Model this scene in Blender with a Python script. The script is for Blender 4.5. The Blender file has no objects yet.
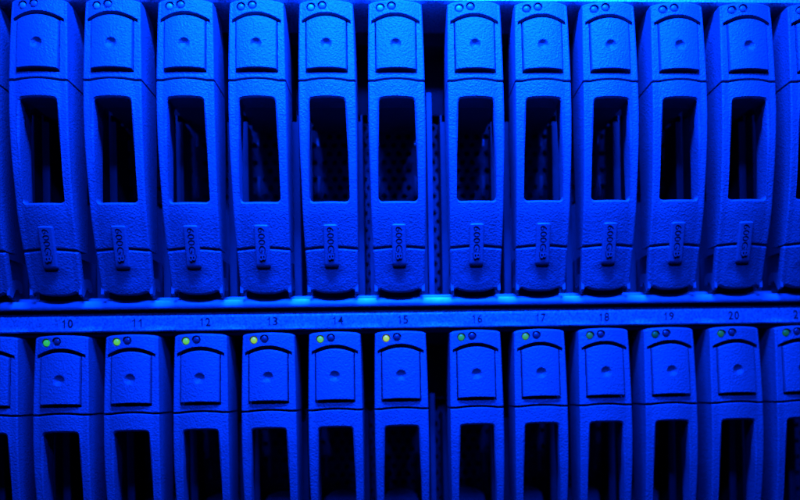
import bpy, bmesh, math, random
import numpy as np
from mathutils import Matrix, Vector

random.seed(7)
MM = 0.001
scene = bpy.context.scene
COL = scene.collection

# ------------------------------------------------------------------ camera
F_PX, DIST = 800.0, 216.0                       # focal length in pixels of an 800 px wide frame, distance in mm
yaw, roll = math.radians(2.93), math.radians(0.97)
cam_d = bpy.data.cameras.new('camera')
cam = bpy.data.objects.new('camera', cam_d)
COL.objects.link(cam)
fw = Vector((math.sin(yaw), math.cos(yaw), 0))
r0 = Vector((math.cos(yaw), -math.sin(yaw), 0))
u0 = Vector((0, 0, 1))
rt = r0 * math.cos(roll) - u0 * math.sin(roll)
up = u0 * math.cos(roll) + r0 * math.sin(roll)
M4 = Matrix((rt, up, -fw)).transposed().to_4x4()
M4.translation = Vector((0, -DIST * MM, 0))
cam.matrix_world = M4
cam_d.sensor_fit = 'HORIZONTAL'
cam_d.sensor_width = 36.0
cam_d.lens = 36.0 * F_PX / 800.0
cam_d.shift_x = -0.0449
cam_d.shift_y = 0.1671
cam_d.clip_start = 0.005
cam_d.clip_end = 20.0
cam_d.dof.use_dof = True
cam_d.dof.focus_distance = 0.216
cam_d.dof.aperture_fstop = 6.8
scene.camera = cam

# ------------------------------------------------------------------ world, lamps, exposure
world = bpy.data.worlds.new('World')
scene.world = world
world.use_nodes = True
bg = world.node_tree.nodes['Background']
bg.inputs[0].default_value = (0.0, 0.02, 1.0, 1)
bg.inputs[1].default_value = 0.02

BLUE = (0.0003, 0.034, 1.0)


def area(name, loc, target, sx, sy, power, spread=180, col=BLUE):
    l = bpy.data.lights.new(name, 'AREA')
    l.shape = 'RECTANGLE'
    l.size, l.size_y = sx * MM, sy * MM
    l.energy = power
    l.color = col
    l.spread = math.radians(spread)
    o = bpy.data.objects.new(name, l)
    COL.objects.link(o)
    o.location = Vector(loc) * MM
    d = (Vector(target) - Vector(loc)).normalized()
    o.rotation_euler = d.to_track_quat('-Z', 'Y').to_euler()
    return o


area('blue_overhead_lamp', (6, -75, 200), (6, 0, 132), 150, 24, 3.5, 90)
area('blue_front_lamp', (6, -300, 250), (6, 0, 60), 170, 30, 0.62, 60)


vs = scene.view_settings
vs.view_transform = 'Standard'
vs.look = 'None'
vs.exposure = 0.0
vs.gamma = 1.0
vs.use_curve_mapping = False

# ------------------------------------------------------------------ materials


def new_mat(name):
    m = bpy.data.materials.new(name)
    m.use_nodes = True
    nt = m.node_tree
    return m, nt, nt.nodes['Principled BSDF']


def coords(nt):
    tc = nt.nodes.new('ShaderNodeTexCoord')
    oi = nt.nodes.new('ShaderNodeObjectInfo')
    mul = nt.nodes.new('ShaderNodeVectorMath')
    mul.operation = 'MULTIPLY_ADD'
    cb = nt.nodes.new('ShaderNodeCombineXYZ')
    for i in range(3):
        nt.links.new(oi.outputs['Random'], cb.inputs[i])
    nt.links.new(cb.outputs[0], mul.inputs[0])
    mul.inputs[1].default_value = (0.37, 0.71, 0.53)
    nt.links.new(tc.outputs['Object'], mul.inputs[2])
    return mul.outputs[0]


def plastic(name, base, rough, grain=1.0, spec=0.5):
    m, nt, b = new_mat(name)
    v = coords(nt)
    n1 = nt.nodes.new('ShaderNodeTexNoise')
    n1.inputs['Scale'].default_value = 2400
    n1.inputs['Detail'].default_value = 3.0
    n1.inputs['Roughness'].default_value = 0.6
    nt.links.new(v, n1.inputs['Vector'])
    vo = nt.nodes.new('ShaderNodeTexVoronoi')
    vo.feature = 'SMOOTH_F1'
    vo.inputs['Scale'].default_value = 2000
    nt.links.new(v, vo.inputs['Vector'])
    add = nt.nodes.new('ShaderNodeMath')
    add.operation = 'MULTIPLY_ADD'
    nt.links.new(vo.outputs['Distance'], add.inputs[0])
    add.inputs[1].default_value = 0.6
    nt.links.new(n1.outputs['Fac'], add.inputs[2])
    bp = nt.nodes.new('ShaderNodeBump')
    bp.inputs['Strength'].default_value = 0.34 * grain
    bp.inputs['Distance'].default_value = 0.0009
    nt.links.new(add.outputs[0], bp.inputs['Height'])
    nt.links.new(bp.outputs[0], b.inputs['Normal'])
    # slow wear / handling variation
    n2 = nt.nodes.new('ShaderNodeTexNoise')
    n2.inputs['Scale'].default_value = 90
    n2.inputs['Detail'].default_value = 4
    nt.links.new(v, n2.inputs['Vector'])
    rr = nt.nodes.new('ShaderNodeMapRange')
    rr.inputs['To Min'].default_value = rough - 0.08
    rr.inputs['To Max'].default_value = rough + 0.10
    nt.links.new(n2.outputs['Fac'], rr.inputs['Value'])
    nt.links.new(rr.outputs[0], b.inputs['Roughness'])
    cr = nt.nodes.new('ShaderNodeMapRange')
    cr.inputs['To Min'].default_value = 0.85
    cr.inputs['To Max'].default_value = 1.15
    nt.links.new(n2.outputs['Fac'], cr.inputs['Value'])
    mx = nt.nodes.new('ShaderNodeVectorMath')
    mx.operation = 'SCALE'
    mx.inputs[0].default_value = base
    nt.links.new(cr.outputs[0], mx.inputs['Scale'])
    nt.links.new(mx.outputs[0], b.inputs['Base Color'])
    b.inputs['Specular IOR Level'].default_value = spec
    return m


def metal(name, base, rough, metallic, grain, scale=2600, speck=(700, 0.72, 1.2)):
    m, nt, b = new_mat(name)
    v = coords(nt)
    n1 = nt.nodes.new('ShaderNodeTexNoise')
    n1.inputs['Scale'].default_value = scale
    n1.inputs['Detail'].default_value = 2.0
    nt.links.new(v, n1.inputs['Vector'])
    bp = nt.nodes.new('ShaderNodeBump')
    bp.inputs['Strength'].default_value = grain
    bp.inputs['Distance'].default_value = 0.00012
    nt.links.new(n1.outputs['Fac'], bp.inputs['Height'])
    nt.links.new(bp.outputs[0], b.inputs['Normal'])
    n2 = nt.nodes.new('ShaderNodeTexNoise')
    n2.inputs['Scale'].default_value = speck[0]
    n2.inputs['Detail'].default_value = 3
    nt.links.new(v, n2.inputs['Vector'])
    cr = nt.nodes.new('ShaderNodeMapRange')
    cr.inputs['To Min'].default_value = speck[1]
    cr.inputs['To Max'].default_value = speck[2]
    nt.links.new(n2.outputs['Fac'], cr.inputs['Value'])
    mx = nt.nodes.new('ShaderNodeVectorMath')
    mx.operation = 'SCALE'
    mx.inputs[0].default_value = base
    nt.links.new(cr.outputs[0], mx.inputs['Scale'])
    nt.links.new(mx.outputs[0], b.inputs['Base Color'])
    b.inputs['Roughness'].default_value = rough
    b.inputs['Metallic'].default_value = metallic
    return m


def lens_mat(name, base, emit=None, strength=0.0, rough=0.25):
    m, nt, b = new_mat(name)
    b.inputs['Base Color'].default_value = (*base, 1)
    b.inputs['Roughness'].default_value = rough
    b.inputs['Specular IOR Level'].default_value = 0.15 if emit else 0.4
    if emit:
        b.inputs['Emission Color'].default_value = (*emit, 1)
        b.inputs['Emission Strength'].default_value = strength
    return m


MAT = {
    'plastic': plastic('textured_grey_plastic', (0.13, 0.13, 0.135), 0.40),
    'smooth': plastic('satin_grey_plastic', (0.13, 0.13, 0.135), 0.40, 0.3),
    'dark': plastic('dark_plastic', (0.06, 0.06, 0.065), 0.55, 0.4),
    'rail': metal('speckled_silver_paint', (0.80, 0.80, 0.81), 0.42, 0.3, 0.8, 1800, (1700, -0.2, 2.2)),
    'lip': metal('bright_plated_steel', (0.66, 0.66, 0.67), 0.44, 0.4, 0.12),
    'steel': metal('plated_steel', (0.45, 0.45, 0.47), 0.33, 0.75, 0.15),
    'panel': metal('dull_steel_sheet', (0.085, 0.085, 0.09), 0.55, 0.2, 0.2),
    'shell': metal('dark_chassis_sheet', (0.035, 0.035, 0.035), 0.6, 0.1, 0.2),
    'ink': lens_mat('printed_dark_ink', (0.015, 0.015, 0.02), rough=0.6),
    'lens_clear': lens_mat('clear_lamp_lens', (0.34, 0.36, 0.34), rough=0.3),
    'lens_dim': lens_mat('unlit_lamp_lens', (0.17, 0.17, 0.18), rough=0.3),
    'lens_dark': lens_mat('smoked_lamp_lens', (0.05, 0.05, 0.06), rough=0.15),
}

# ------------------------------------------------------------------ mesh helpers (all in millimetres)


def mesh_from(name, verts, faces, mat, sharp=40):
    me = bpy.data.meshes.new(name)
    me.from_pydata([(x * MM, y * MM, z * MM) for x, y, z in verts], [], faces)
    me.validate()
    bm = bmesh.new()
    bm.from_mesh(me)
    bmesh.ops.remove_doubles(bm, verts=bm.verts, dist=1e-7)
    bmesh.ops.recalc_face_normals(bm, faces=bm.faces)
    bm.to_mesh(me)
    bm.free()
    me.polygons.foreach_set('use_smooth', [True] * len(me.polygons))
    me.set_sharp_from_angle(angle=math.radians(sharp))
    me.materials.append(MAT[mat] if isinstance(mat, str) else mat)
    return me


def add(name, me, parent=None, loc=(0, 0, 0), kind=None, label=None, cat=None, group=None):
    o = bpy.data.objects.new(name, me)
    COL.objects.link(o)
    o.parent = parent
    o.location = Vector(loc) * MM
    for k, v in (('kind', kind), ('label', label), ('category', cat), ('group', group)):
        if v:
            o[k] = v
    return o


def box_vf(b, V=None, Fc=None):
    V = [] if V is None else V
    Fc = [] if Fc is None else Fc
    x0, x1, y0, y1, z0, z1 = b
    n = len(V)
    V += [(x0, y0, z0), (x1, y0, z0), (x1, y1, z0), (x0, y1, z0), (x0, y0, z1), (x1, y0, z1), (x1, y1, z1), (x0, y1, z1)]
    Fc += [tuple(n + i for i in q) for q in ((0, 3, 2, 1), (4, 5, 6, 7), (0, 1, 5, 4), (1, 2, 6, 5), (2, 3, 7, 6), (3, 0, 4, 7))]
    return V, Fc


def bevel_box(name, b, mat, r=0.2, seg=2):
    V, Fc = box_vf(b)
    me = mesh_from(name, V, Fc, mat)
    bm = bmesh.new()
    bm.from_mesh(me)
    bmesh.ops.bevel(bm, geom=bm.edges[:], offset=r * MM, segments=seg, affect='EDGES', profile=0.5)
    bm.to_mesh(me)
    bm.free()
    me.polygons.foreach_set('use_smooth', [True] * len(me.polygons))
    me.set_sharp_from_angle(angle=math.radians(40))
    return me


def extrude_profile(name, pts, x0, x1, mat, nx=1, sharp=35):
    """closed (y, z) outline extruded along x"""
    V, Fc = [], []
    n = len(pts)
    for k in range(nx + 1):
        x = x0 + (x1 - x0) * k / nx
        V += [(x, p[0], p[1]) for p in pts]
    for k in range(nx):
        for i in range(n):
            j = (i + 1) % n
            Fc.append((k * n + i, k * n + j, (k + 1) * n + j, (k + 1) * n + i))
    Fc.append(tuple(range(n)))
    Fc.append(tuple(nx * n + i for i in reversed(range(n))))
    return mesh_from(name, V, Fc, mat, sharp)


def slab(name, X, Y, Z, back, mat, sharp=40, V0=None):
    """grid front (rows = z, columns = x) with skirts running back to y = back(x, z)"""
    nz, nx = X.shape
    V = [(X[i, j], Y[i, j], Z[i, j]) for i in range(nz) for j in range(nx)]
    Fc = [(i * nx + j, i * nx + j + 1, (i + 1) * nx + j + 1, (i + 1) * nx + j) for i in range(nz - 1) for j in range(nx - 1)]
    per = [(0, j) for j in range(nx)] + [(i, nx - 1) for i in range(1, nz)] + [(nz - 1, j) for j in range(nx - 2, -1, -1)] + [(i, 0) for i in range(nz - 2, 0, -1)]
    n0 = len(V)
    for (i, j) in per:
        V.append((X[i, j], back(X[i, j], Z[i, j]), Z[i, j]))
    m = len(per)
    for k in range(m):
        a, b = per[k], per[(k + 1) % m]
        Fc.append((a[0] * nx + a[1], n0 + k, n0 + (k + 1) % m, b[0] * nx + b[1]))
    Fc.append(tuple(n0 + k for k in range(m)))
    return mesh_from(name, V, Fc, mat, sharp)


# ------------------------------------------------------------------ carrier shape (mm; z measured from the eye line of the upper row)
PZ = [104.4, 98.2, 89, 82, 74, 66, 58, 47, 38, 27, 22]
PR = [1.9, 1.3, 0.65, 0.2, 0.0, 0.4, 1.3, 3.2, 5.9, 9.3, 10.9]
PZ, PR = PZ[::-1], PR[::-1]
_t = np.linspace(PZ[0], PZ[-1], 400)
_r = np.interp(_t, PZ, PR)
for _ in range(60):
    _r[1:-1] = 0.25 * _r[:-2] + 0.5 * _r[1:-1] + 0.25 * _r[2:]


def rec(z):
    return np.interp(z, _t, _r)


def hw(z):
    return 0.5 * np.interp(z, [26, 38, 44, 55, 64, 73, 82, 89, 99, 104], [13.95, 14.6, 14.85, 15.0, 15.3, 15.4, 15.3, 15.15, 14.75, 14.4])


def fil(d, r):
    d = np.clip(d, 0, r)
    return r - np.sqrt(np.maximum(r * r - (r - d) ** 2, 0))


def cham(d, r):
    return np.clip(r - d, 0, r)


def crown(x, z, c=0.8, k=0.76):
    q = x / (k * hw(z))
    return np.where(np.abs(q) < 1, c * (1 - q * q), 0)


def zj(x):       # seam between cap and handle
    q = np.clip(np.abs(x) / 5.8, 0, 1)
    return 82.0 + 0.40 * (1 - q * q)


def zk(x):       # seam between handle and foot latch
    q = np.clip(np.abs(x) / 7.0, 0, 1)
    return 37.75 + 0.35 * (1 - q * q)


def ztop(x):
    q = np.abs(x) / 7.2
    return 104.2 - 0.35 * q * q - 0.25 * np.clip((q - 0.85) / 0.15, 0, 1) ** 2


def edge_lin(n, fine):
    """-1..1 parameter with extra samples near both ends"""
    a = np.linspace(-1, 1, n)
    e = 1 - np.array(fine)
    return np.unique(np.round(np.concatenate([a, e, -e]), 6))


BASE = 24.9
YB = 13.0


def make_cap():
    us = edge_lin(150, [0.006, 0.015, 0.03, 0.05, 0.075, 0.1])
    vs_ = np.unique(np.round(np.concatenate([np.linspace(0, 1, 220), [0.003, 0.007, 0.012, 0.99, 0.995, 0.998]]), 6))
    U, Vv = np.meshgrid(us, vs_)
    H0 = hw(93.0)
    z_lo = zj(U * H0) + 0.26
    z_hi = ztop(U * H0)
    Z = z_lo + (z_hi - z_lo) * Vv
    X = U * hw(Z)
    H = hw(Z)
    q = X / (0.89 * H)
    za = 100.55 - 1.9 * np.clip(np.abs(q), 0, 1) ** 2
    inside = np.abs(q) < 1
    c2 = np.where(inside, 1.15 * (1 - q * q), 0)
    off = np.zeros_like(X)
    rim = Z < 84.1
    off = np.where(rim, -0.55 * crown(X, Z, 1.0, 0.74), off)
    zb_top = 99.75 - 1.3 * (X / 5.4) ** 2
    pocket = (np.abs(X) < 5.62) & (Z >= 84.1) & (Z < za)
    off = np.where(pocket, 3.2, off)
    groove = inside & (Z < za) & (Z >= np.minimum(zb_top - 0.05, za - 0.95 + 0.9 * np.abs(q) ** 3))
    off = np.where(groove & (Z > 97.0) & ~pocket, 1.4, off)
    head = Z >= za
    off = np.where(head, -c2, off)
    for lx in (-4.05, -1.0):
        zl = 102.15 if lx < -2 else 102.45
        dd = np.hypot(X - lx, Z - zl)
        off = np.where(dd < 1.2, off + 0.95, off)
    Y = rec(Z) + off + fil(H - np.abs(X), 0.5) + cham(z_hi - Z, 0.42) + fil(Z - z_lo, 0.2)
    return slab('cap', X, Y, Z - BASE, lambda x, z: YB, 'plastic', 30)


def lamp_spot(k):
    lx, zl = ((-4.05, 102.15), (-1.0, 102.45))[k]
    H = hw(zl)
    q = lx / (0.89 * H)
    return lx, float(rec(zl) - 1.15 * (1 - q * q)), zl - BASE


def make_lens(mat):
    V, Fc = [], []
    rings = [(0.9, 0.75), (0.88, 0.25), (0.77, 0.08), (0.54, -0.03), (0.27, -0.1)]
    n = 20
    for r, y in rings:
        V += [(r * math.cos(2 * math.pi * i / n), y, r * math.sin(2 * math.pi * i / n)) for i in range(n)]
    V.append((0, -0.12, 0))
    for k in range(len(rings) - 1):
        for i in range(n):
            j = (i + 1) % n
            Fc.append((k * n + i, k * n + j, (k + 1) * n + j, (k + 1) * n + i))
    k = len(rings) - 1
    Fc += [(k * n + i, k * n + (i + 1) % n, len(V) - 1) for i in range(n)]
    return mesh_from('status_lamp', V, Fc, mat, 50)


def make_button():
    us = edge_lin(64, [0.006, 0.018, 0.035, 0.055])
    vs_ = np.unique(np.round(np.concatenate([np.linspace(0, 1, 80), [0.004, 0.01, 0.018, 0.026, 0.974, 0.985, 0.995]]), 6))
    U, Vv = np.meshgrid(us, vs_)
    X = U * 5.35
    zlo = 84.85 + 0.2 * (1 - U * U)
    zhi = 99.35 - 1.25 * U * U
    Z = zlo + (zhi - zlo) * Vv
    r = 0.35
    Y = rec(Z) - 0.70 - 0.75 * (1 - U * U) + fil(5.35 - np.abs(X), r) + fil(zhi - Z, r) + fil(Z - zlo, 0.2)
    Y = Y - 0.25 * (1 - Vv)                      # thumb end stands a little prouder
    d = np.hypot(X, Z - 91.6)
    R = 2.15
    Y = Y + np.where(d < 1.5, np.sqrt(np.maximum(R * R - d * d, 0)) - math.sqrt(R * R - 2.25), 0) * 1.55
    return slab('release_button', X, Y, Z - BASE, lambda x, z: 3.6, 'plastic', 40)


def rounded_window(counts):
    """inner loop split at the four corner middles, returned in order bottom, right, top, left"""
    z0, z1, wb, wt = 50.0, 77.0, 5.42, 4.75
    rb, rtp = 1.25, 0.95

    def W(z):
        return np.interp(z, [z0, 62, z1], [wb, 5.25, wt])

    def arc(cx, cz, r, a0, a1, n=10):
        return [(cx + r * math.cos(a), cz + r * math.sin(a)) for a in np.linspace(a0, a1, n)]
    P = math.pi
    segs = []
    br, bl = (W(z0) - rb, z0 + rb), (-W(z0) + rb, z0 + rb)
    tr, tl = (W(z1) - rtp, z1 - rtp), (-W(z1) + rtp, z1 - rtp)
    segs.append(arc(*bl, rb, 1.25 * P, 1.5 * P) + arc(*br, rb, 1.5 * P, 1.75 * P))
    right = [(W(z), z) for z in np.linspace(z0 + rb, z1 - rtp, 40)[1:-1]]
    segs.append(arc(*br, rb, 1.75 * P, 2 * P) + right + arc(*tr, rtp, 0, 0.25 * P))
    top = [(x, z1 + 0.12 * (1 - (x / wt) ** 2)) for x in np.linspace(tr[0], tl[0], 20)[1:-1]]
    segs.append(arc(*tr, rtp, 0.25 * P, 0.5 * P) + top + arc(*tl, rtp, 0.5 * P, 0.75 * P))
    left = [(-W(z), z) for z in np.linspace(z1 - rtp, z0 + rb, 40)[1:-1]]
    segs.append(arc(*tl, rtp, 0.75 * P, P) + left + arc(*bl, rb, P, 1.25 * P))
    out = []
    for s, n in zip(segs, counts):
        s = np.array(s)
        L = np.concatenate([[0], np.cumsum(np.hypot(*np.diff(s, axis=0).T))])
        t = np.linspace(0, L[-1], n + 1)[:-1]
        out += list(zip(np.interp(t, L, s[:, 0]), np.interp(t, L, s[:, 1])))
    return np.array(out)


def make_handle():
    counts = (34, 64, 34, 64)
    inner = rounded_window(counts)
    outer = []
    for s, n in zip(range(4), counts):
        for t in np.arange(n) / n:
            if s == 0:
                x = (2 * t - 1) * hw(37.9)
                outer.append((x, zk(x) + 0.2))
            elif s == 1:
                z = zk(8) + 0.2 + t * (zj(8) - 0.3 - zk(8) - 0.2)
                outer.append((hw(z), z))
            elif s == 2:
                x = (1 - 2 * t) * hw(82)
                outer.append((x, zj(x) - 0.3))
            else:
                z = zj(8) - 0.3 - t * (zj(8) - 0.3 - zk(8) - 0.2)
                outer.append((-hw(z), z))
    outer = np.array(outer)
    N = len(inner)
    L = np.hypot(*(outer - inner).T)
    rings = []
    for d in (0, 0.06, 0.2, 0.4, 0.6):
        rings.append(inner + (outer - inner) * (d / L)[:, None])
    a, b = 0.6 / L, 1 - 0.85 / L
    for k in range(1, 9):
        t = a + (b - a) * k / 9
        rings.append(inner + (outer - inner) * t[:, None])
    for d in (0.85, 0.65, 0.45, 0.28, 0.14, 0.05, 0):
        rings.append(inner + (outer - inner) * (1 - d / L)[:, None])
    V, Fc = [], []
    for k, R in enumerate(rings):
        X, Z = R[:, 0], R[:, 1]
        Y = rec(Z) - crown(X, Z) + fil(np.maximum(hw(Z) - np.abs(X), 0), 0.5)
        Y = Y + fil(np.maximum(zj(X) - 0.3 - Z, 0), 0.25) + fil(np.maximum(Z - zk(X) - 0.2, 0), 0.25)
        d = np.hypot(*(R - inner).T)
        Y = Y + 0.25 * fil(d, 0.6) + 0.75 * cham(d, 0.6)
        V += [(X[i], Y[i], Z[i] - BASE) for i in range(N)]
    nr = len(rings)

    def bridge(r1, r2):
        for i in range(N):
            j = (i + 1) % N
            Fc.append((r1 * N + i, r1 * N + j, r2 * N + j, r2 * N + i))
    for k in range(nr - 1):
        bridge(k, k + 1)
    # outer skirt
    V += [(outer[i, 0], YB, outer[i, 1] - BASE) for i in range(N)]
    bridge(nr - 1, nr)
    # tunnel: 3 mm rim, small step outwards, side walls
    cx, cz = 0.0, 63.5
    c = inner - np.array([cx, cz])
    yi = np.array([V[i][1] for i in range(N)])
    V += [(inner[i, 0], yi[i] + 2.6, inner[i, 1] - BASE) for i in range(N)]
    st = np.column_stack([c[:, 0] * 1.06 + cx, c[:, 1] * 1.02 + cz])
    V += [(st[i, 0], yi[i] + 2.7, st[i, 1] - BASE) for i in range(N)]
    V += [(st[i, 0], max(8.0, yi[i] + 3.5), st[i, 1] - BASE) for i in range(N)]
    bridge(0, nr + 1)
    bridge(nr + 1, nr + 2)
    bridge(nr + 2, nr + 3)
    bridge(nr + 3, nr)
    return mesh_from('handle', V, Fc, 'plastic', 35)


def make_latch():
    us = edge_lin(60, [0.006, 0.018, 0.04, 0.07, 0.1])
    vs_ = np.unique(np.round(np.concatenate([np.linspace(0, 1, 46), [0.006, 0.016, 0.028, 0.975, 0.985, 0.995]]), 6))
    U, Vv = np.meshgrid(us, vs_)
    x0 = U * 7.0
    a = np.abs(U)
    zlo = np.where(a > 0.74, 26.95 - 0.6 * np.clip((a - 0.74) / 0.18, 0, 1), 26.0 + 0.95 * (a / 0.74) ** 3)
    zhi = zk(x0) - 0.28
    Z = zlo + (zhi - zlo) * Vv
    X = U * hw(Z)
    cut = np.clip((29.2 - Z) / 3.0, 0, 1)
    Y = rec(Z) - crown(X, Z) * (1 - 0.2 * cut) + fil(np.maximum(hw(Z) - np.abs(X), 0), 0.6) + cham(np.maximum(zhi - Z, 0), 0.42) + fil(np.maximum(Z - zlo, 0), 0.3)
    # thumb dish below the tab
    e = ((X / 4.6) ** 2 + ((Z - 30.7) / 3.2) ** 2)
    Y = Y + np.where(e < 1, 0.3 * (1 - e) ** 1.3, 0)
    me = slab('foot_latch', X, Y, Z - BASE, lambda x, z: float(rec(z + BASE)) + 2.2, 'plastic', 35)
    return me


def make_ear():
    """curled side ear of the foot latch, in the y-z plane"""
    pts = [(9.0, 26.2), (9.4, 30.3)]
    for k in range(7):
        a = math.pi * (0.5 + 0.0) - k / 6 * math.pi * 0.5
        pts.append((14.2 + 2.6 * math.cos(a), 28.6 + 2.4 * math.sin(a)))
    pts += [(16.6, 27.6), (15.2, 28.4), (13.2, 28.6), (11.8, 26.9), (10.6, 25.6)]
    n = len(pts)
    V = [(0.0, p[0], p[1] - BASE) for p in pts] + [(0.75, p[0], p[1] - BASE) for p in pts]
    Fc = [tuple(range(n)), tuple(range(2 * n - 1, n - 1, -1))]
    Fc += [(i, (i + 1) % n, n + (i + 1) % n, n + i) for i in range(n)]
    return mesh_from('latch_ear', V, Fc, 'smooth', 35)


def make_tab():
    W, z0, z1 = 1.95, 32.8, 43.9

    def surf(x, z):
        return float(rec(z)) - 1.55 - 0.12 * (1 - (x / W) ** 2)
    us = edge_lin(12, [0.02, 0.07, 0.15])
    vs_ = np.unique(np.round(np.concatenate([np.linspace(0, 1, 26), [0.006, 0.02, 0.04, 0.955, 0.98, 0.994]]), 6))
    U, Vv = np.meshgrid(us, vs_)
    Z = z0 + (z1 - z0) * Vv
    X = U * (W - 0.05 + 0.08 * Vv)
    # rounded plan corners
    cr = 0.5
    dz = np.minimum(Z - z0, z1 - Z)
    X = X * (1 - np.where(dz < cr, (cr - np.sqrt(np.maximum(cr * cr - (cr - dz) ** 2, 0))), 0) / W)
    Y = rec(Z) - 1.55 - 0.12 * (1 - U * U) + fil((1 - np.abs(U)) * W, 0.35) + cham(dz, 0.38)
    me = slab('capacity_tab', X, Y, Z - BASE, lambda x, z: float(rec(z + BASE)) + 0.6, 'smooth', 40)
    # engraved lettering, reading downwards
    tm = text_mesh('600GB')
    xs = np.array([v.co.x for v in tm.vertices])
    ys = np.array([v.co.y for v in tm.vertices])
    zs = np.array([v.co.z for v in tm.vertices])
    L, Hh = 8.6, 1.85
    zc = 38.75
    for i, v in enumerate(tm.vertices):
        s = (xs[i] - xs.min()) / (xs.max() - xs.min()) - 0.5
        h = (ys[i] - ys.min()) / (ys.max() - ys.min()) - 0.5
        Zp, Xp = zc - s * L, h * Hh
        front = zs[i] > 0
        Yp = surf(Xp, Zp) + (-0.6 if front else 0.45)
        v.co = (Xp * MM, Yp * MM, (Zp - BASE) * MM)
    bm = bmesh.new()
    bm.from_mesh(tm)
    bmesh.ops.remove_doubles(bm, verts=bm.verts, dist=1e-7)
    bmesh.ops.recalc_face_normals(bm, faces=bm.faces)
    bm.to_mesh(tm)
    bm.free()
    for q in (me, tm):
        q.transform(Matrix.Scale(1000.0, 4))
    a = bpy.data.objects.new('tab_tmp', me)
    b = bpy.data.objects.new('cut_tmp', tm)
    COL.objects.link(a)
    COL.objects.link(b)
    md = a.modifiers.new('b', 'BOOLEAN')
    md.operation = 'DIFFERENCE'
    md.solver = 'EXACT'
    md.object = b
    bpy.context.view_layer.update()
    dg = bpy.context.evaluated_depsgraph_get()
    res = bpy.data.meshes.new_from_object(a.evaluated_get(dg))
    res.transform(Matrix.Scale(0.001, 4))
    bpy.data.objects.remove(a)
    bpy.data.objects.remove(b)
    res.materials.clear()
    res.materials.append(MAT['smooth'])
    res.polygons.foreach_set('use_smooth', [True] * len(res.polygons))
    res.set_sharp_from_angle(angle=math.radians(35))
    return res


def text_mesh(s, ext=0.05, spacing=1.0):
    cu = bpy.data.curves.new('txt', 'FONT')
    cu.body = s
    cu.size = 1.0
    cu.extrude = ext
    cu.offset = 0.02
    cu.resolution_u = 4
    cu.space_character = spacing
    o = bpy.data.objects.new('txt', cu)
    COL.objects.link(o)
    dg = bpy.context.evaluated_depsgraph_get()
    me = bpy.data.meshes.new_from_object(o.evaluated_get(dg))
    bpy.data.objects.remove(o)
    return me


def number_mesh(s):
    """digits side by side; the one is drawn with its flag"""
    V, Fc, x = [], [], 0.0
    for ch in s:
        b = len(V)
        if ch == '1':
            P = [(0.27, 0), (0.36, 0), (0.36, 0.70), (0.30, 0.70), (0.24, 0.60), (0.12, 0.53), (0.12, 0.445), (0.20, 0.475), (0.27, 0.52)]
            V += [(x + p[0], p[1], 0) for p in P]
            Fc.append((b, b + 1, b + 2, b + 3, b + 4, b + 8))
            Fc.append((b + 4, b + 5, b + 6, b + 7, b + 8))
        else:
            t = text_mesh(ch, 0.0)
            c = np.array([v.co[:] for v in t.vertices])
            lo, hi = c.min(0), c.max(0)
            V += [(x + 0.05 + (p[0] - lo[0]) / (hi[0] - lo[0]) * 0.42, (p[1] - lo[1]) / (hi[1] - lo[1]) * 0.70, 0) for p in c]
            Fc += [tuple(b + i for i in p.vertices) for p in t.polygons]
        x += 0.54
    me = bpy.data.meshes.new('printed_number')
    me.from_pydata(V, [], Fc)
    return me


def make_rail(sgn):
    V, Fc = [], []
    x = sorted((sgn * 8.0, sgn * 8.5))
    box_vf((x[0], x[1], 22, 38, 0, 80 - BASE), V, Fc)
    x = sorted((sgn * 6.5, sgn * 8.0))
    box_vf((x[0], x[1], 22, 22.6, 0, 78 - BASE), V, Fc)
    return mesh_from('side_rail', V, Fc, 'shell', 30)


def make_hump():
    """rounded connector block inside the carrier"""
    pts = [(-6.2, 25.0)]
    for k in range(13):
        a = math.pi * (1 - k / 12)
        pts.append((-0.6 + 5.6 * math.cos(a), 52.0 + 3.6 * math.sin(a)))
    pts.append((6.2, 25.0))
    n = len(pts)
    V = [(p[0], 29.0, p[1] - BASE) for p in pts] + [(p[0], 36.5, p[1] - BASE) for p in pts]
    Fc = [tuple(range(n)), tuple(range(2 * n - 1, n - 1, -1))]
    Fc += [(i, (i + 1) % n, n + (i + 1) % n, n + i) for i in range(n)]
    return mesh_from('connector_block', V, Fc, 'panel', 35)


ME = {
    'cap': make_cap(), 'button': make_button(), 'handle': make_handle(), 'latch': make_latch(), 'ear': make_ear(),
    'tab': make_tab(), 'rail+': make_rail(1), 'rail-': make_rail(-1),
    'hump': make_hump(),
    'core': bevel_box('cap_core', (-6.6, 6.6, 5.2, 36, 79.2 - BASE, 102.6 - BASE), 'dark', 0.3),
    'inner': bevel_box('latch_core', (-6.0, 6.0, 12.5, 28, 0.4, 36.5 - BASE), 'dark', 0.3),
    'lens_clear': make_lens('lens_clear'), 'lens_dim': make_lens('lens_dim'), 'lens_dark': make_lens('lens_dark'),
}


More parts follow.
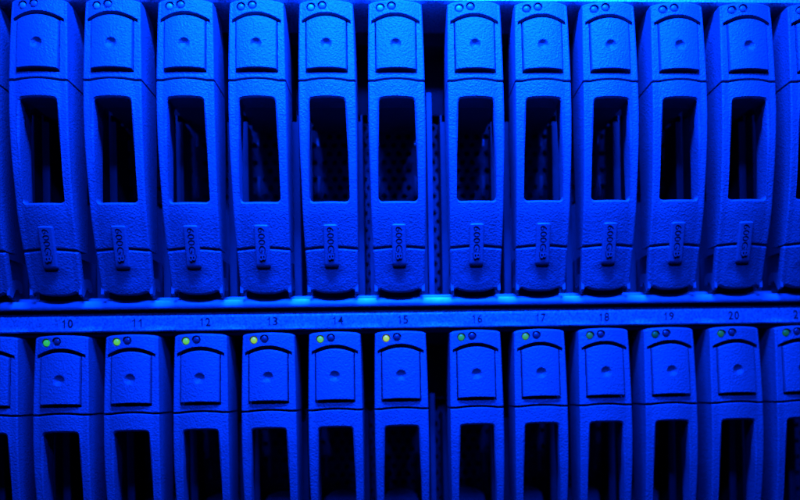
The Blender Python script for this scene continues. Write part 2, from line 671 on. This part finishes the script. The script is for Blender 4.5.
def carrier(slot, X, oy, oz, label, group, lens_l, lens_r):
    root = bpy.data.objects.new('drive_carrier', None)
    root.empty_display_size = 0.005
    COL.objects.link(root)
    root.location = Vector((X, oy, oz + BASE)) * MM
    root.rotation_euler = (0, 0, math.radians(random.uniform(-0.25, 0.25)))
    root['label'], root['category'], root['group'] = label, 'drive carrier', group
    cap = add('cap', ME['cap'], root)
    add('release_button', ME['button'], root)
    add('handle', ME['handle'], root)
    la = add('foot_latch', ME['latch'], root)
    add('capacity_tab', ME['tab'], root)
    for s in (-1, 1):
        add('latch_ear', ME['ear'], la, (6.25 if s > 0 else -7.0, 0, 0))
        add('side_rail', ME['rail+' if s > 0 else 'rail-'], root)
    add('cap_core', ME['core'], root)
    add('latch_core', ME['inner'], root)
    add('connector_block', ME['hump'], root)
    for k, me in enumerate((lens_l, lens_r)):
        lx, ly, lz = lamp_spot(k)
        add('status_lamp', me, cap, (lx, ly + 0.2, lz))
    return root


# ------------------------------------------------------------------ slots
SX = {10: -92.77, 11: -73.53, 12: -54.45, 13: -35.53, 14: -16.89, 15: 1.77, 16: 23.23, 17: 41.74, 18: 60.43, 19: 79.6, 20: 99.03}
SX[9] = SX[10] - 19.3
SX[21] = SX[20] + 19.4
SLOTS = sorted(SX)
X0, X1 = SX[9] - 70, SX[21] + 70
ROWS = (('upper', 0.0, 0.0), ('lower', 10.8, -89.0))

# ------------------------------------------------------------------ enclosures


def arc_pts(cy, cz, r, a0, a1, n):
    return [(cy + r * math.cos(math.radians(a)), cz + r * math.sin(math.radians(a))) for a in np.linspace(a0, a1, n)]


def perforated(name):
    """punched sheet with a staggered hole pattern"""
    V, Fc = [], []
    px, n = 3.1, 12
    rz = px * math.sqrt(3) / 2
    R, r = px / math.sqrt(3), 0.9
    nxc = int((X1 - X0) / px)
    for row in range(22):
        zc = 81.0 - row * rz
        for k in range(nxc):
            xc = X0 + px * (k + 0.5 * (row % 2))
            near = min((abs(abs(xc - SX[s]) - 5.9) for s in SLOTS))
            hole = near > 1.0
            b = len(V)
            hexv = []
            for i in range(n):
                a = math.pi / 2 + 2 * math.pi * i / n
                rad = R if i % 2 == 0 else R * math.cos(math.pi / 6)
                hexv.append((xc + rad * math.cos(a), 0.0, zc + rad * math.sin(a)))
            V += hexv
            if not hole:
                Fc.append(tuple(b + i for i in range(n)))
                continue
            for y in (0.0, 0.9):
                V += [(xc + r * math.cos(math.pi / 2 + 2 * math.pi * i / n), y, zc + r * math.sin(math.pi / 2 + 2 * math.pi * i / n)) for i in range(n)]
            for i in range(n):
                j = (i + 1) % n
                Fc.append((b + i, b + j, b + n + j, b + n + i))
                Fc.append((b + n + i, b + n + j, b + 2 * n + j, b + 2 * n + i))
    return mesh_from(name, V, Fc, 'panel', 30)


PERF = perforated('perforated_panel')
TAB = bevel_box('guide_strip', (-0.45, 0.45, -0.6, 0.0, -3.2, 3.2), 'steel', 0.12, 1)

# rail: rolled top edge, flat face carrying the printed numbers
rail_pts = [(14.6 - 10.8, 105.55)] + [(14.6 - 10.8, 109.0)] + arc_pts(14.6 - 10.8 + 1.5, 109.0, 1.5, 180, 90, 8)[1:] + [(26.0, 110.5), (26.0, 105.9), (6.0, 105.9), (5.4, 105.25), (4.9, 105.25)]
RAIL = extrude_profile('number_rail', rail_pts, X0, X1, 'rail')
lip_pts = [(13.4, 24.4), (13.0, 24.65), (12.6, 24.65)] + arc_pts(16.1, 22.75, 4.2, 153, 178, 9) + [(12.0, 22.62), (12.3, 22.5), (13.6, 22.5), (17.0, 22.5), (60, 22.6), (60, 23.2), (24, 24.6), (17.6, 26.0)] + arc_pts(17.2, 25.4, 0.6, 90, 200, 5) + [(16.4, 24.6), (14.6, 24.4)]
LIP = extrude_profile('bottom_lip', lip_pts, X0, X1, 'lip')
HEAD = extrude_profile('header_beam', [(34, 84), (34, 101), (24, 101.5), (24, 105.2), (60, 105.2), (60, 84)], X0, X1, 'shell')
V_, F_ = box_vf((X0, X1, 58, 60, 24, 106))
BACK = mesh_from('back_plate', V_, F_, 'shell')
V_, F_ = box_vf((X0 - 1.5, X0, 14, 60, 22.6, 110.4))
SIDEL = mesh_from('side_plate', V_, F_, 'shell')
xm = 0.5 * (SX[15] + SX[16])
DIV = extrude_profile('centre_divider', [(20, 25.2), (20, 86), (37, 86), (37, 24.6), (24, 24.6)], -0.75, 0.75, 'panel')

for rn, oy, oz in ROWS:
    e = bpy.data.objects.new('drive_enclosure', None)
    COL.objects.link(e)
    e.location = Vector((0, oy, oz + 22.6)) * MM
    e['category'] = 'drive enclosure'
    e['label'] = ('upper drive enclosure with shiny rounded bottom lip resting above the numbered rail' if rn == 'upper'
                  else 'lower drive enclosure with a numbered silver rail along its top edge')
    dz = -22.6
    add('number_rail' if rn == 'lower' else 'top_rail', RAIL, e, (0, 0, dz))
    add('bottom_lip', LIP, e, (0, 0, dz))
    add('header_beam', HEAD, e, (0, 0, dz))
    pp = add('perforated_panel', PERF, e, (0, 37.4, dz))
    add('back_plate', BACK, e, (0, 0, dz))
    add('side_plate', SIDEL, e, (0, 0, dz))
    add('side_plate', SIDEL, e, (X1 - X0 + 1.5, 0, dz))
    add('centre_divider', DIV, e, (xm - 1.1, 0, dz))
    for s in SLOTS:
        for sg in (-1, 1):
            for zz in (78.5, 62.5):
                add('guide_strip', TAB, pp, (SX[s] + sg * 5.9, -0.05, zz))
    if rn == 'lower':
        rail = [c for c in e.children if c.name.startswith('number_rail')][0]
        for s in SLOTS:
            if s == 9:
                continue
            tm = number_mesh(str(s))
            xs = [v.co.x for v in tm.vertices]
            ys = [v.co.y for v in tm.vertices]
            k = 2.45 / (max(ys) - min(ys))
            xc = 0.5 * (max(xs) + min(xs))
            for v in tm.vertices:
                v.co = ((v.co.x - xc) * k * 0.95 * MM, 0, (v.co.y - min(ys)) * k * MM)
            tm.materials.clear()
            tm.materials.append(MAT['ink'])
            add('printed_number', tm, rail, (SX[s] + 0.85, 14.6 - 10.8 - 0.03, 106.4))

# ------------------------------------------------------------------ carriers
lit = {9: ((0.05, 0.9, 0.05), 0.5), 10: ((0.05, 0.8, 0.08), 0.55), 11: ((0.18, 0.9, 0.03), 0.6), 12: ((0.2, 0.9, 0.05), 0.6), 13: ((0.42, 0.95, 0.0), 0.6),
       14: ((0.2, 0.85, 0.02), 0.6), 15: ((0.60, 0.95, 0.0), 0.65), 16: ((0.06, 0.75, 0.08), 0.34), 17: ((0.12, 0.8, 0.04), 0.38),
       18: ((0.08, 0.7, 0.05), 0.14), 19: ((0.02, 0.6, 0.1), 0.04), 20: ((0.06, 0.7, 0.02), 0.12), 21: ((0.04, 0.7, 0.04), 0.1)}
WORD = dict(zip(range(10, 22), 'ten eleven twelve thirteen fourteen fifteen sixteen seventeen eighteen nineteen twenty twenty-one'.split()))
pale = {9, 10, 11, 12, 14, 15, 16}
for rn, oy, oz in ROWS:
    for s in SLOTS:
        if rn == 'upper':
            lab = 'drive carrier with raised 600GB tab directly above number %s on the rail' % WORD.get(s)
            if s == 9:
                lab = 'drive carrier with raised 600GB tab one bay before the carrier above number ten'
            ll, lr = ME['lens_clear' if s in pale else 'lens_dim'], ME['lens_dim']
        else:
            lab = 'drive carrier with %s lamp directly below number %s on the rail' % (
                {13: 'glowing lime', 15: 'glowing yellow'}.get(s, 'dim green' if s >= 18 else 'glowing green'), WORD.get(s))
            if s == 9:
                lab = 'drive carrier in the lower enclosure one bay before the one below number ten'
            ll = make_lens(lens_mat('lit_lamp_lens', (0.06, 0.2, 0.02), lit[s][0], lit[s][1], 0.3))
            lr = ME['lens_dark']
        carrier(s, SX[s], oy, oz, lab, 'drive carriers of the %s enclosure' % rn, ll, lr)
